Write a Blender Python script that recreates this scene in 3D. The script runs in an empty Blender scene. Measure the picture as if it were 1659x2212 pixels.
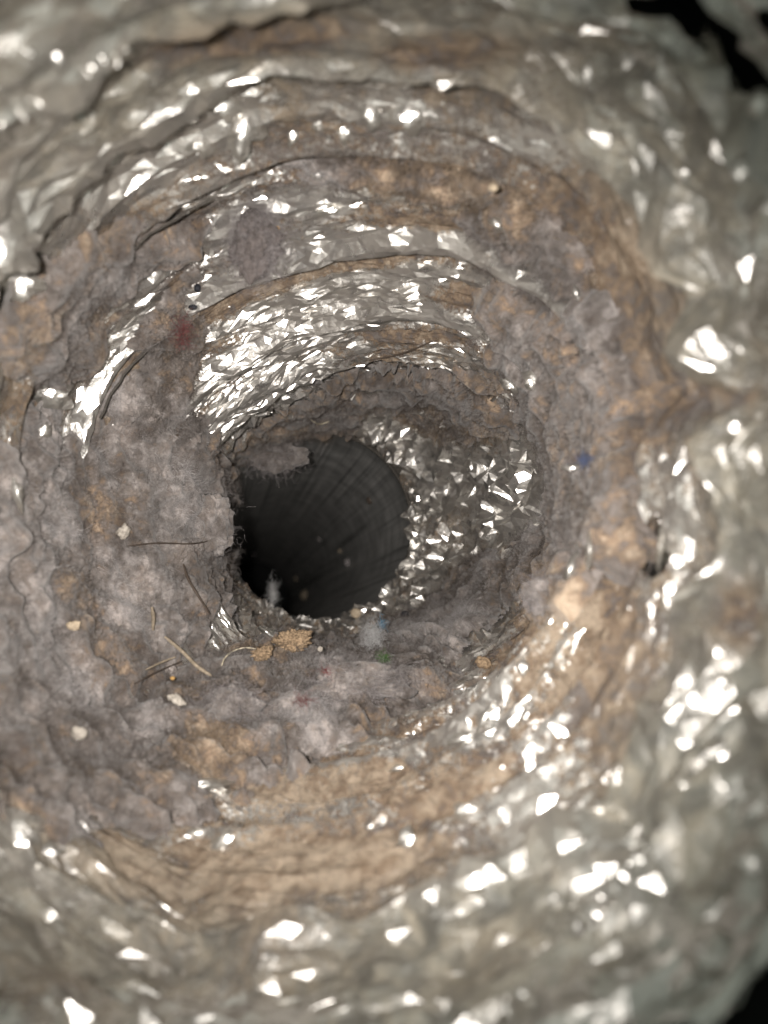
import bpy, math, random
import numpy as np
from mathutils import Vector, Matrix

random.seed(7); rng = np.random.default_rng(7)
sc = bpy.context.scene
COL = sc.collection

# ------------------------------------------------------------------ camera, world, flash, exposure
W0, H0, FPX = 1659.0, 2212.0, 2200.0           # survey units used to lay the place out (metres come from depth)
cam_d = bpy.data.cameras.new('camera'); cam = bpy.data.objects.new('camera', cam_d); COL.objects.link(cam)
cam.location = (0, 0, 0); cam.rotation_euler = (math.pi/2, 0, 0)      # looks along +Y, Z up
cam_d.sensor_fit = 'VERTICAL'; cam_d.sensor_height = 36.0; cam_d.sensor_width = 36.0
cam_d.lens = 36.0*FPX/H0
cam_d.clip_start = 0.003; cam_d.clip_end = 20
cam_d.dof.use_dof = True; cam_d.dof.focus_distance = 0.395; cam_d.dof.aperture_fstop = 10.5
cam_d.dof.aperture_blades = 0
sc.camera = cam

world = bpy.data.worlds.new('World'); sc.world = world; world.use_nodes = True
bg = world.node_tree.nodes['Background']
bg.inputs[0].default_value = (0.86, 0.93, 0.81, 1); bg.inputs[1].default_value = 0.34

fl = bpy.data.lights.new('phone_flash', 'SPOT'); flo = bpy.data.objects.new('phone_flash', fl); COL.objects.link(flo)
flo.location = (-0.013, -0.004, 0.005); flo.rotation_euler = (math.pi/2 - 0.02, 0, 0.03)
fl.energy = 8.6; fl.color = (1.0, 0.94, 0.885); fl.spot_size = math.radians(64); fl.spot_blend = 1.0
fl.shadow_soft_size = 0.0035

vs = sc.view_settings
vs.view_transform = 'Standard'; vs.look = 'None'; vs.exposure = 0.18; vs.gamma = 1.0; vs.use_curve_mapping = False
sc.cycles.max_bounces = 8; sc.cycles.glossy_bounces = 5; sc.cycles.diffuse_bounces = 4
sc.cycles.caustics_reflective = True; sc.cycles.sample_clamp_indirect = 4.0; sc.cycles.blur_glossy = 0.5
sc.cycles.use_denoising = True; sc.cycles.adaptive_threshold = 0.03

# ------------------------------------------------------------------ numeric noise
def _h(ix, iy, iz, seed):
    n = (ix.astype(np.int64)*374761393 + iy.astype(np.int64)*668265263 + iz.astype(np.int64)*2147483647 + seed*1274126177) & 0xffffffff
    n = ((n ^ (n >> 13))*1274126177) & 0xffffffff
    n = ((n ^ (n >> 16))*2246822519) & 0xffffffff
    n = n ^ (n >> 15)
    return (n & 0xffffff)/float(0xffffff)
def vnoise(x, y, z, seed=0):
    xi, yi, zi = np.floor(x), np.floor(y), np.floor(z)
    fx, fy, fz = x-xi, y-yi, z-zi
    fx, fy, fz = (f*f*f*(f*(f*6-15)+10) for f in (fx, fy, fz))
    r = 0
    for a in (0, 1):
        wa = fx if a else 1-fx
        for b in (0, 1):
            wb = fy if b else 1-fy
            for c in (0, 1):
                wc = fz if c else 1-fz
                r = r + wa*wb*wc*_h(xi+a, yi+b, zi+c, seed)
    return r
def fbm(P, freq, oct=4, seed=0, gain=0.5):
    s = 0; a = 1; t = 0
    for o in range(oct):
        f = freq*2.03**o
        s = s + a*vnoise(P[..., 0]*f+17.3*o, P[..., 1]*f+5.1*o, P[..., 2]*f+9.7*o, seed+o); t += a; a *= gain
    return s/t                                     # 0..1
def crumple(u, v, nu, sv, seed, warp=0.55):
    """flat triangular facets with straight creases: random heights on a warped, randomly split lattice (u periodic)"""
    U = u*nu; V = v*sv; z0 = np.zeros_like(U)
    wu = (vnoise(np.mod(U*.7, nu*.7), V*.7, z0, seed+7)-.5)*2*warp*sstep(0, .02, u)*sstep(0, .02, 1-u); wv = (vnoise(np.mod(U*.7, nu*.7), V*.7, z0+3, seed+8)-.5)*2*warp*sstep(0, .02, u)*sstep(0, .02, 1-u)
    U = U+wu; V = V+wv
    ui, vi = np.floor(U), np.floor(V); fu, fv = U-ui, V-vi
    def h(a, b):
        vv = vi+b; return _h(np.mod(ui+a, nu), vv, z0, seed)-.5
    h00, h10, h01, h11 = h(0, 0), h(1, 0), h(0, 1), h(1, 1)
    dg = _h(ui, vi, z0, seed+9) > .5
    A = np.where(fu >= fv, h00+(h10-h00)*fu+(h11-h10)*fv, h00+(h11-h01)*fu+(h01-h00)*fv)
    B = np.where(fu+fv <= 1, h00+(h10-h00)*fu+(h01-h00)*fv, h11+(h01-h11)*(1-fu)+(h10-h11)*(1-fv))
    eA = np.where(fu >= fv, np.minimum(np.minimum(1-fu, fu-fv), fv), np.minimum(np.minimum(1-fv, fv-fu), fu))
    eB = np.where(fu+fv <= 1, np.minimum(np.minimum(1-fu-fv, fu), fv), np.minimum(np.minimum(fu+fv-1, 1-fu), 1-fv))
    return np.where(dg, A, B), np.where(dg, eA, eB)
def sstep(a, b, x):
    t = np.clip((x-a)/(b-a), 0, 1); return t*t*(3-2*t)

# ------------------------------------------------------------------ material helpers
def newmat(name):
    m = bpy.data.materials.new(name); m.use_nodes = True
    nt = m.node_tree; nt.nodes.clear()
    out = nt.nodes.new('ShaderNodeOutputMaterial')
    return m, nt, out
def N(nt, t, **kw):
    n = nt.nodes.new(t)
    for k, v in kw.items(): setattr(n, k, v)
    return n
def ramp(nt, stops):
    r = N(nt, 'ShaderNodeValToRGB'); cr = r.color_ramp
    while len(cr.elements) < len(stops): cr.elements.new(0.5)
    for e, (p, c) in zip(cr.elements, stops): e.position = p; e.color = (*c, 1) if len(c) == 3 else c
    return r
def noise(nt, scale, detail=4, rough=0.6, dist=0.0, vec=None):
    n = N(nt, 'ShaderNodeTexNoise'); n.inputs['Scale'].default_value = scale; n.inputs['Detail'].default_value = detail
    n.inputs['Roughness'].default_value = rough; n.inputs['Distortion'].default_value = dist
    if vec is not None: nt.links.new(vec, n.inputs['Vector'])
    return n
def math_(nt, op, a, b=None, c=None):
    n = N(nt, 'ShaderNodeMath', operation=op)
    for i, v in enumerate((a, b, c)):
        if v is None: continue
        if isinstance(v, (int, float)): n.inputs[i].default_value = v
        else: nt.links.new(v, n.inputs[i])
    return n.outputs[0]
def mixc(nt, f, a, b, mode='MIX'):
    n = N(nt, 'ShaderNodeMix', data_type='RGBA', blend_type=mode)
    for k, v in ((0, f), (6, a), (7, b)):
        if isinstance(v, (int, float)): n.inputs[k].default_value = v
        elif isinstance(v, tuple): n.inputs[k].default_value = (*v, 1)
        else: nt.links.new(v, n.inputs[k])
    return n.outputs[2]

GREY = (0.180, 0.164, 0.158); BROWN = (0.165, 0.121, 0.085); TAN = (0.29, 0.235, 0.178); FILM = (0.24, 0.235, 0.20)
def dust_color(nt, tone_out, pos):
    """lint / dust colour: grey-mauve - brown - tan by tone, mottled"""
    r = ramp(nt, [(0.0, (0.23, 0.211, 0.202)), (0.22, (0.145, 0.130, 0.121)), (0.47, (0.112, 0.094, 0.083)), (0.64, BROWN), (0.98, TAN)])
    n1 = noise(nt, 230, 4, 0.6, 0.5, pos); n2 = noise(nt, 2200, 4, 0.75, 0, pos)
    t = math_(nt, 'ADD', tone_out, math_(nt, 'MULTIPLY', math_(nt, 'SUBTRACT', n1.outputs[0], 0.5), 1.7))
    nt.links.new(t, r.inputs[0])
    v = math_(nt, 'MAXIMUM', math_(nt, 'MULTIPLY_ADD', n2.outputs[0], 1.9, 0.06), 0.35)
    vv = N(nt, 'ShaderNodeCombineColor')
    for i in range(3): nt.links.new(v, vv.inputs[i])
    c = mixc(nt, 1.0, r.outputs[0], vv.outputs[0], 'MULTIPLY')
    n4 = noise(nt, 560, 4, 0.7, 0.6, pos); n5 = noise(nt, 330, 3, 0.6, 0.8, N(nt, 'ShaderNodeNewGeometry').outputs['Position'])
    l4 = ramp(nt, [(0.60, (0, 0, 0)), (0.72, (0.35, 0.35, 0.35))]); nt.links.new(n4.outputs[0], l4.inputs[0])
    c = mixc(nt, l4.outputs[0], c, (0.36, 0.30, 0.235))
    d5 = ramp(nt, [(0.34, (0.4, 0.4, 0.4)), (0.47, (0, 0, 0))]); nt.links.new(n5.outputs[0], d5.inputs[0])
    c = mixc(nt, d5.outputs[0], c, (0.045, 0.038, 0.034))
    return c, n1, n2

# foil
foil_m, nt, out = newmat('dusty_crinkled_foil')
geo = N(nt, 'ShaderNodeNewGeometry'); pos = geo.outputs['Position']
a_d = N(nt, 'ShaderNodeAttribute', attribute_name='dust'); a_t = N(nt, 'ShaderNodeAttribute', attribute_name='tone')
dcol, n1, n2 = dust_color(nt, a_t.outputs['Fac'], pos)
nA = noise(nt, 650, 5, 0.7, 0.4, pos)
msk = math_(nt, 'ADD', a_d.outputs['Fac'], math_(nt, 'MULTIPLY', math_(nt, 'SUBTRACT', nA.outputs[0], 0.5), 2.2))
mr = N(nt, 'ShaderNodeMapRange', interpolation_type='SMOOTHSTEP'); nt.links.new(msk, mr.inputs[0])
mr.inputs[1].default_value = 0.30; mr.inputs[2].default_value = 0.72
vor = N(nt, 'ShaderNodeTexVoronoi', feature='F1', distance='MANHATTAN'); vor.inputs['Scale'].default_value = 330
nw = noise(nt, 300, 2, 0.5, 0, pos)
mixv = N(nt, 'ShaderNodeVectorMath', operation='MULTIPLY_ADD'); nt.links.new(nw.outputs[1], mixv.inputs[0]); mixv.inputs[1].default_value = (0.004,)*3; nt.links.new(pos, mixv.inputs[2])
nt.links.new(mixv.outputs[0], vor.inputs['Vector'])
bmp = N(nt, 'ShaderNodeBump'); bmp.inputs['Strength'].default_value = 0.10; bmp.inputs['Distance'].default_value = 0.0012
nt.links.new(vor.outputs['Distance'], bmp.inputs['Height'])
pm = N(nt, 'ShaderNodeBsdfPrincipled'); pm.inputs['Base Color'].default_value = (0.78, 0.765, 0.735, 1); pm.inputs['Metallic'].default_value = 0.93; pm.inputs['Coat Weight'].default_value = 0.08; pm.inputs['Coat Roughness'].default_value = 0.14
rr = N(nt, 'ShaderNodeMapRange'); nt.links.new(n1.outputs[0], rr.inputs[0]); rr.inputs[3].default_value = 0.20; rr.inputs[4].default_value = 0.40
a_f0 = N(nt, 'ShaderNodeAttribute', attribute_name='film')
nt.links.new(math_(nt, 'MULTIPLY_ADD', a_f0.outputs['Fac'], 0.02, rr.outputs[0]), pm.inputs['Roughness']); nt.links.new(bmp.outputs[0], pm.inputs['Normal'])
bd = N(nt, 'ShaderNodeBump'); bd.inputs['Strength'].default_value = 0.8; bd.inputs['Distance'].default_value = 0.0008; nt.links.new(n2.outputs[0], bd.inputs['Height'])
pd = N(nt, 'ShaderNodeBsdfPrincipled'); pd.inputs['Roughness'].default_value = 0.6; nt.links.new(math_(nt, 'MULTIPLY_ADD', a_f0.outputs['Fac'], 0.15, 0.08), pd.inputs['Specular IOR Level'])
a_f = N(nt, 'ShaderNodeAttribute', attribute_name='film'); nf = noise(nt, 110, 6, 0.7, 0.8, pos)
fr = ramp(nt, [(0.34, (0.07, 0.069, 0.061)), (0.5, (0.16, 0.152, 0.125)), (0.66, (0.33, 0.295, 0.23))]); nt.links.new(nf.outputs[0], fr.inputs[0])
dcol = mixc(nt, a_f.outputs['Fac'], dcol, fr.outputs[0])
nt.links.new(dcol, pd.inputs['Base Color']); nt.links.new(bd.outputs[0], pd.inputs['Normal'])
mx = N(nt, 'ShaderNodeMixShader'); f0 = math_(nt, 'MULTIPLY_ADD', mr.outputs[0], 0.90, 0.10)
fw = math_(nt, 'MULTIPLY', a_f0.outputs['Fac'], 0.55)
fmin = math_(nt, 'ADD', math_(nt, 'MULTIPLY', f0, math_(nt, 'SUBTRACT', 1.0, fw)), math_(nt, 'MULTIPLY', fw, 0.60))
nt.links.new(fmin, mx.inputs[0]); nt.links.new(pm.outputs[0], mx.inputs[1]); nt.links.new(pd.outputs[0], mx.inputs[2])
nt.links.new(mx.outputs[0], out.inputs[0])

# lint
lint_m, nt, out = newmat('felted_lint')
geo = N(nt, 'ShaderNodeNewGeometry'); pos = geo.outputs['Position']
a_t = N(nt, 'ShaderNodeAttribute', attribute_name='tone')
dcol, n1, n2 = dust_color(nt, a_t.outputs['Fac'], pos)
n3 = noise(nt, 95, 3, 0.5, 0.5, pos)
dk = ramp(nt, [(0.34, (0.55, 0.53, 0.52)), (0.50, (1, 1, 1)), (0.66, (1.35, 1.31, 1.28))]); nt.links.new(n3.outputs[0], dk.inputs[0])  # light and dark lint clumps, deepened in place of their missing shadows
dcol = mixc(nt, 1.0, dcol, dk.outputs[0], 'MULTIPLY')
bd = N(nt, 'ShaderNodeBump'); bd.inputs['Strength'].default_value = 0.3; bd.inputs['Distance'].default_value = 0.0006; nt.links.new(n2.outputs[0], bd.inputs['Height'])
pd = N(nt, 'ShaderNodeBsdfPrincipled'); pd.inputs['Roughness'].default_value = 1.0; pd.inputs['Specular IOR Level'].default_value = 0.05
pd.inputs['Sheen Weight'].default_value = 0.25; pd.inputs['Sheen Roughness'].default_value = 0.6
nt.links.new(dcol, pd.inputs['Base Color']); nt.links.new(bd.outputs[0], pd.inputs['Normal'])
nt.links.new(pd.outputs[0], out.inputs[0])

def plain(name, c, rough=0.9, metal=0.0, var=0.35, scale=900, bump=0.6, trans=0.0):
    m, nt, out = newmat(name)
    geo = N(nt, 'ShaderNodeNewGeometry'); n = noise(nt, scale, 5, 0.65, 0.2, geo.outputs['Position'])
    r = ramp(nt, [(0.25, tuple(x*(1-var) for x in c)), (0.75, tuple(min(1, x*(1+var)) for x in c))]); nt.links.new(n.outputs[0], r.inputs[0])
    p = N(nt, 'ShaderNodeBsdfPrincipled'); nt.links.new(r.outputs[0], p.inputs['Base Color'])
    p.inputs['Roughness'].default_value = rough; p.inputs['Metallic'].default_value = metal
    p.inputs['Specular IOR Level'].default_value = 0.25
    if bump:
        b = N(nt, 'ShaderNodeBump'); b.inputs['Strength'].default_value = bump; b.inputs['Distance'].default_value = 0.0006
        nt.links.new(n.outputs[0], b.inputs['Height']); nt.links.new(b.outputs[0], p.inputs['Normal'])
    nt.links.new(p.outputs[0], out.inputs[0]); return m

strand_m, nt, out = newmat('lint_strands')
a_t = N(nt, 'ShaderNodeAttribute', attribute_name='tone')
r = ramp(nt, [(0.0, (0.38, 0.36, 0.355)), (0.18, (0.205, 0.187, 0.177)), (0.40, (0.125, 0.110, 0.101)), (0.60, (0.085, 0.071, 0.062)), (0.80, (0.17, 0.130, 0.095)), (1.0, (0.33, 0.25, 0.175))]); nt.links.new(a_t.outputs['Fac'], r.inputs[0])
p = N(nt, 'ShaderNodeBsdfPrincipled'); nt.links.new(r.outputs[0], p.inputs['Base Color']); p.inputs['Roughness'].default_value = 0.9; p.inputs['Specular IOR Level'].default_value = 0.15
nt.links.new(p.outputs[0], out.inputs[0])
fuzz_m = plain('lint_fuzz', (0.25, 0.23, 0.23), 0.9, 0, 0.7, 900, 0)
fuzzb_m = plain('lint_fuzz_brown', (0.25, 0.205, 0.165), 0.9, 0, 0.7, 900, 0)
wisp_m = plain('white_wisp', (0.50, 0.50, 0.50), 0.9, 0, 0.3, 300, 0)
wire_m = plain('dull_steel_wire', (0.06, 0.054, 0.047), 0.7, 0.3, 0.5, 1500, 0.4)
darklint_m = plain('dark_lint', (0.085, 0.073, 0.069), 1.0, 0, 0.6, 400, 0.4)
black_m = plain('black_crumb', (0.012, 0.013, 0.018), 0.6)
cream_m = plain('cream_crumb', (0.38, 0.31, 0.225), 0.8, 0, 0.5, 800, 0.5)
orange_m = plain('orange_crumb', (0.25, 0.18, 0.115), 0.95, 0, 0.9, 1100, 1.0)
yellow_m = plain('yellow_crumb', (0.36, 0.22, 0.08), 0.7)
white_m = plain('white_chip', (0.33, 0.30, 0.26), 0.6, 0, 0.6, 700)
red_m = plain('red_fibre', (0.17, 0.055, 0.055), 0.9)
blue_m = plain('blue_fibre', (0.075, 0.092, 0.16), 0.85)
teal_m = plain('light_blue_fibre', (0.10, 0.26, 0.40), 0.85)
green_m = plain('green_fibre', (0.07, 0.16, 0.04), 0.85)
twig_m = plain('dry_stalk', (0.26, 0.215, 0.16), 0.8, 0, 0.4, 1200)
hair_m = plain('dark_hair', (0.06, 0.045, 0.035), 0.6, 0, 0.2, 500, 0)
pale_hair_m = plain('pale_hair', (0.45, 0.40, 0.30), 0.5, 0, 0.2, 500, 0)
backing_m = plain('dark_backing', (0.012, 0.013, 0.013), 0.9, 0, 0.5, 60, 0.3)  # black stand-in for the unlit space behind gaps

# pipe
pipe_m, nt, out = newmat('dull_galvanised_pipe')
tc = N(nt, 'ShaderNodeAttribute', attribute_name='pipe_uv')
mp = N(nt, 'ShaderNodeMapping'); mp.inputs['Scale'].default_value = (24, 0.22, 1); nt.links.new(tc.outputs['Vector'], mp.inputs[0])
ns = noise(nt, 3.0, 6, 0.7, 0.15, mp.outputs[0])
geo = N(nt, 'ShaderNodeNewGeometry'); nd = noise(nt, 1100, 5, 0.7, 0, geo.outputs['Position']); nb = noise(nt, 60, 3, 0.6, 0, geo.outputs['Position'])
r = ramp(nt, [(0.37, (0.16, 0.16, 0.155)), (0.45, (0.40, 0.40, 0.39)), (0.58, (0.47, 0.465, 0.45)), (0.68, (0.62, 0.60, 0.57))]); nt.links.new(ns.outputs[0], r.inputs[0])
r2 = ramp(nt, [(0.62, (1, 1, 1)), (0.75, (2.2, 1.9, 1.6))]); nt.links.new(nd.outputs[0], r2.inputs[0])
r3 = ramp(nt, [(0.3, (0.6, 0.6, 0.6)), (0.7, (1.1, 1.1, 1.1))]); nt.links.new(nb.outputs[0], r3.inputs[0])
c = mixc(nt, 1, mixc(nt, 1, r.outputs[0], r2.outputs[0], 'MULTIPLY'), r3.outputs[0], 'MULTIPLY')
p = N(nt, 'ShaderNodeBsdfPrincipled'); nt.links.new(c, p.inputs['Base Color']); p.inputs['Metallic'].default_value = 0.1
p.inputs['Roughness'].default_value = 0.55; nt.links.new(p.outputs[0], out.inputs[0])

# ------------------------------------------------------------------ object helpers
def mesh_np(name, verts, faces, mat, parent=None, smooth=True, attrs=None):
    verts = np.asarray(verts, np.float32); faces = np.asarray(faces, np.int32)
    me = bpy.data.meshes.new(name); k = faces.shape[1]
    me.vertices.add(len(verts)); me.vertices.foreach_set('co', verts.ravel())
    me.loops.add(faces.size); me.loops.foreach_set('vertex_index', faces.ravel())
    me.polygons.add(len(faces)); me.polygons.foreach_set('loop_start', np.arange(0, faces.size, k, dtype=np.int32))
    try: me.polygons.foreach_set('loop_total', np.full(len(faces), k, np.int32))
    except Exception: pass
    me.polygons.foreach_set('use_smooth', np.full(len(faces), smooth, bool))
    me.update(calc_edges=True)
    for an, av in (attrs or {}).items():
        av = np.asarray(av, np.float32)
        if av.ndim == 1: me.attributes.new(an, 'FLOAT', 'POINT').data.foreach_set('value', av)
        else: me.attributes.new(an, 'FLOAT_VECTOR', 'POINT').data.foreach_set('vector', av.ravel())
    me.materials.append(mat)
    o = bpy.data.objects.new(name, me); COL.objects.link(o)
    if parent: o.parent = parent
    return o
def tag(o, label, cat, group=None):
    o['label'] = label; o['category'] = cat
    if group: o['group'] = group
    return o
def structure(o): o['kind'] = 'structure'; return o
def empty(name, loc=(0, 0, 0)):
    o = bpy.data.objects.new(name, None); o.empty_display_size = 0.01; o.location = loc; COL.objects.link(o); return o
def compact(faces, *arrs):
    used, inv = np.unique(faces, return_inverse=True)
    return inv.reshape(faces.shape).astype(np.int32), [a[used] for a in arrs]

# ------------------------------------------------------------------ the duct surface: rings surveyed down the tube
# each ring: centre, outline points, distance along the tube, nearer-to-the-right and nearer-to-the-bottom tilt
RINGS = [
 ((682,1145), [(886,1130),(870,1040),(805,965),(700,935),(600,945),(525,1000),(480,1090),(484,1190),(525,1275),(600,1322),(700,1332),(800,1302),(862,1235)], .530, 0, 0),
 ((760,1135), [(1020,1130),(1000,1000),(920,890),(790,850),(640,885),(520,945),(458,1030),(446,1150),(470,1270),(540,1345),(660,1390),(790,1388),(920,1330),(995,1240)], .465, 0, 0),
 ((825,1120), [(1195,1130),(1185,1030),(1130,900),(1040,825),(920,785),(800,780),(660,830),(540,900),(440,1000),(415,1100),(430,1220),(480,1330),(560,1400),(700,1450),(850,1460),(1000,1420),(1110,1340),(1170,1240)], .388, .03, .02),
 ((800,1125), [(1240,1130),(1235,1000),(1190,860),(1120,760),(1000,695),(850,680),(700,705),(560,770),(430,840),(350,930),(310,1080),(320,1230),(370,1380),(460,1490),(600,1560),(760,1580),(920,1555),(1060,1480),(1160,1375),(1220,1260)], .340, .08, .05),
 ((760,1115), [(1290,1100),(1315,930),(1300,780),(1250,670),(1110,575),(990,530),(850,512),(720,535),(600,580),(430,650),(290,720),(200,830),(150,980),(140,1150),(170,1330),(240,1490),(350,1610),(520,1680),(700,1680),(840,1655),(960,1610),(1065,1535),(1140,1430),(1255,1280)], .305, .12, .06),
 ((720,1090), [(1410,1050),(1395,850),(1340,620),(1240,470),(1120,385),(980,335),(850,325),(700,325),(590,340),(430,410),(280,500),(150,640),(60,800),(15,1000),(0,1200),(20,1400),(80,1580),(190,1710),(350,1790),(550,1800),(750,1775),(950,1720),(1120,1640),(1250,1520),(1340,1370),(1400,1230)], .262, .12, .05),
 ((700,1090), [(1570,1200),(1560,900),(1490,620),(1360,390),(1120,230),(850,165),(650,150),(450,200),(250,310),(60,480),(-80,700),(-150,950),(-170,1250),(-120,1550),(0,1780),(180,1930),(450,2000),(700,1985),(950,1920),(1180,1810),(1370,1660),(1510,1450)], .215, .10, .04),
 ((720,1090), [(1730,1200),(1740,850),(1670,500),(1570,250),(1400,60),(1150,-20),(850,-30),(560,10),(300,80),(120,190),(-60,330),(-220,600),(-330,950),(-350,1300),(-280,1700),(-100,2000),(200,2200),(550,2270),(880,2240),(1130,2140),(1290,1990),(1410,1850),(1540,1680),(1650,1480)], .172, .06, .02),
 ((720,1090), [(1900,1130),(1880,700),(1880,250),(1830,-80),(1520,-190),(1200,-190),(800,-200),(300,-150),(-150,50),(-400,500),(-520,1000),(-520,1400),(-400,1900),(-150,2250),(200,2420),(600,2480),(1000,2420),(1300,2280),(1500,2180),(1630,2080),(1760,1800),(1860,1450)], .140, .04, .02),
]
NT = 1240
th = np.arange(NT)/NT*2*np.pi
def ring_xy(c, pts):
    a = np.array([math.atan2(c[1]-y, x-c[0]) % (2*np.pi) for x, y in pts]); r = np.array([math.hypot(x-c[0], y-c[1]) for x, y in pts])
    o = np.argsort(a); a = a[o]; r = r[o]
    rr = np.interp(th, np.r_[a[-3:]-2*np.pi, a, a[:3]+2*np.pi], np.r_[r[-3:], r, r[:3]])
    k = np.exp(-0.5*(np.arange(-60, 61)/22.0)**2); k /= k.sum()
    rr = np.convolve(np.r_[rr[-60:], rr, rr[:60]], k, 'valid')
    return c[0]+rr*np.cos(th), c[1]-rr*np.sin(th)
def unproj(x, y, D): return np.stack([(x-W0/2)*D/FPX, D*np.ones_like(x), (H0/2-y)*D/FPX], -1)
R3 = []
for c, pts, D, tx, tb in RINGS:
    x, y = ring_xy(c, pts)
    R3.append(unproj(x, y, D*(1-tx*np.cos(th)+tb*np.sin(th))))
R3 = np.array(R3)                                              # K,NT,3
K = len(R3)
SEG = [46, 56, 60, 72, 80, 70, 60, 44]                         # samples per pleat
ts = np.concatenate([k+np.arange(n)/n for k, n in enumerate(SEG)]+[[K-1.0]])
NS = len(ts)
def catmull(P, t):
    k = np.clip(np.floor(t).astype(int), 0, K-2); f = (t-k)[:, None, None]
    p0 = P[np.clip(k-1, 0, K-1)]; p1 = P[k]; p2 = P[k+1]; p3 = P[np.clip(k+2, 0, K-1)]
    return 0.5*((2*p1)+(-p0+p2)*f+(2*p0-5*p1+4*p2-p3)*f*f+(-p0+3*p1-3*p2+p3)*f**3)
def normals(G):
    ds = np.gradient(G, axis=0); dt = (np.roll(G, -1, 1)-np.roll(G, 1, 1))
    n = np.cross(ds, dt); n /= np.linalg.norm(n, axis=-1, keepdims=True)+1e-12
    s = np.sign((n*(-G)).sum(-1).mean()); return n*s
base = catmull(R3, ts)                                          # NS,NT,3
cen = catmull(np.repeat(R3.mean(1, keepdims=True), NT, 1), ts)
rad = base-cen; rad[..., 1] = 0; rad /= np.linalg.norm(rad, axis=-1, keepdims=True)
T = ts[:, None]*np.ones((1, NT)); F = T-np.floor(T); Kx = np.floor(T)
U = np.ones((NS, 1))*(th/(2*np.pi))[None]
# pleat sag between the wire coils (irregular), beads on the coils, wrinkles running along the pleats
sagn = fbm(base, 22, 3, 3)
sag = np.interp(ts, [0, 1, 2, 3, 4, 5, 6, 7, 8], [.001, .003, .006, .009, .011, .011, .010, .008, .005])[:, None]*(0.6+.8*sagn)
sag = sag*(1-.7*sstep(.2, .7, -np.cos(U*2*np.pi))*sstep(3.0, 3.6, T)*sstep(-.6, -.2, .45-np.sin(U*2*np.pi)))
prof = np.where(F < .82, np.sin(np.pi/2*F/.82)**1.1, np.cos(np.pi/2*np.clip((F-.82)/.18, 0, 1)))
G = base+rad*(sag*prof)[..., None]
nearridge = np.minimum(F, 1-F)
ringpitch = np.interp(ts, np.arange(K), np.r_[np.linalg.norm(np.diff(R3, axis=0), axis=-1).mean(1), .05])[:, None]
dist = nearridge*ringpitch
bead = np.interp(ts, [0, 1.4, 2, 3, 4, 5, 6, 7, 8], [0, 0, .0018, .0040, .0054, .0030, .0024, .0028, .001])[:, None]
G = G-rad*(bead*np.exp(-(dist/.0026)**2))[..., None]
BASE_N = normals(base)
ph2 = F+(vnoise(U*7, T*1.2, T*0, 141)-.5)*.36+(vnoise(U*19, T*1.0, T*0, 142)-.5)*.06
rid2 = np.exp(-((ph2-.30)/.055)**2)+.8*np.exp(-((ph2-.62)/.05)**2)
rid2 = rid2*sstep(1.9, 2.3, T)*(1-.6*sstep(5.2, 5.8, T))
G = G-rad*(rid2*.0030)[..., None]
flow = vnoise(U*9, T*0.8, T*0, 31)
wr = vnoise(U*14+flow*2, T*9.0, T*0, 41)+0.5*vnoise(U*30+flow*2, T*19.0, T*0, 42)
wr = np.abs(wr-0.75)*2
wramp = np.interp(ts, [0, 1, 2, 3, 4, 5, 6, 8], [.0008, .0010, .0012, .0014, .0014, .0010, .0006, .0006])[:, None]
G = G+rad*(wr*wramp)[..., None]
# short puckers running across the coils
pk = np.abs(vnoise(U*230+flow*3, T*1.5, T*0, 45)-.5)+.6*np.abs(vnoise(U*470+flow*5, T*2.2, T*0, 46)-.5)
pkm = np.exp(-(dist/.006)**2)*sstep(1.7, 2.2, T)
G = G+rad*(pk*.0009*pkm)[..., None]
# facet crumples
slen = np.cumsum(np.r_[0, np.linalg.norm(np.diff(base, axis=0), axis=-1).mean(1)])[:, None]*np.ones((1, NT))
sl = slen+.006*(vnoise(U*12, T*.9, T*0, 77)-.5)
c1, e1 = crumple(U, sl, 40, 85, 11); c2, e2 = crumple(U, sl+.3, 84, 175, 21); c3, e3 = crumple(U, sl+.7, 170, 350, 51)
c4, e4 = crumple(U, sl+.5, 24, 250, 63); c5, e5 = crumple(U, sl+.9, 120, 45, 67)
inner = 1-sstep(1.6, 2.2, T); band = sstep(1.8, 2.3, T)*(1-sstep(4.8, 5.4, T)); outer = sstep(5.0, 5.8, T)
amp = .55+.9*fbm(base, 45, 3, 61)
amp = amp*(1-np.clip(.72*np.exp(-(dist/.0032)**2)+.40*rid2, 0, .8)*band)
nrm = normals(G)
G = G+nrm*(amp*(c1*(.0075*inner+.0022*band+.0075*outer)+c2*(.0080*inner+.0022*band+.0022*outer)+c3*(.0050*inner+.0020*band+.0008*outer)+c4*.0046*band+c5*.0018*outer))[..., None]
crease = np.exp(-(e1/.05)**2)*.0009*outer+np.exp(-(e5/.07)**2)*.0006*outer+np.exp(-(e2/.06)**2)*(.0004*outer+.0004*inner)+np.exp(-(e4/.08)**2)*.0005*band
G = G+nrm*(crease*sstep(.40, .60, fbm(base, 80, 2, 161)))[..., None]
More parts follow.
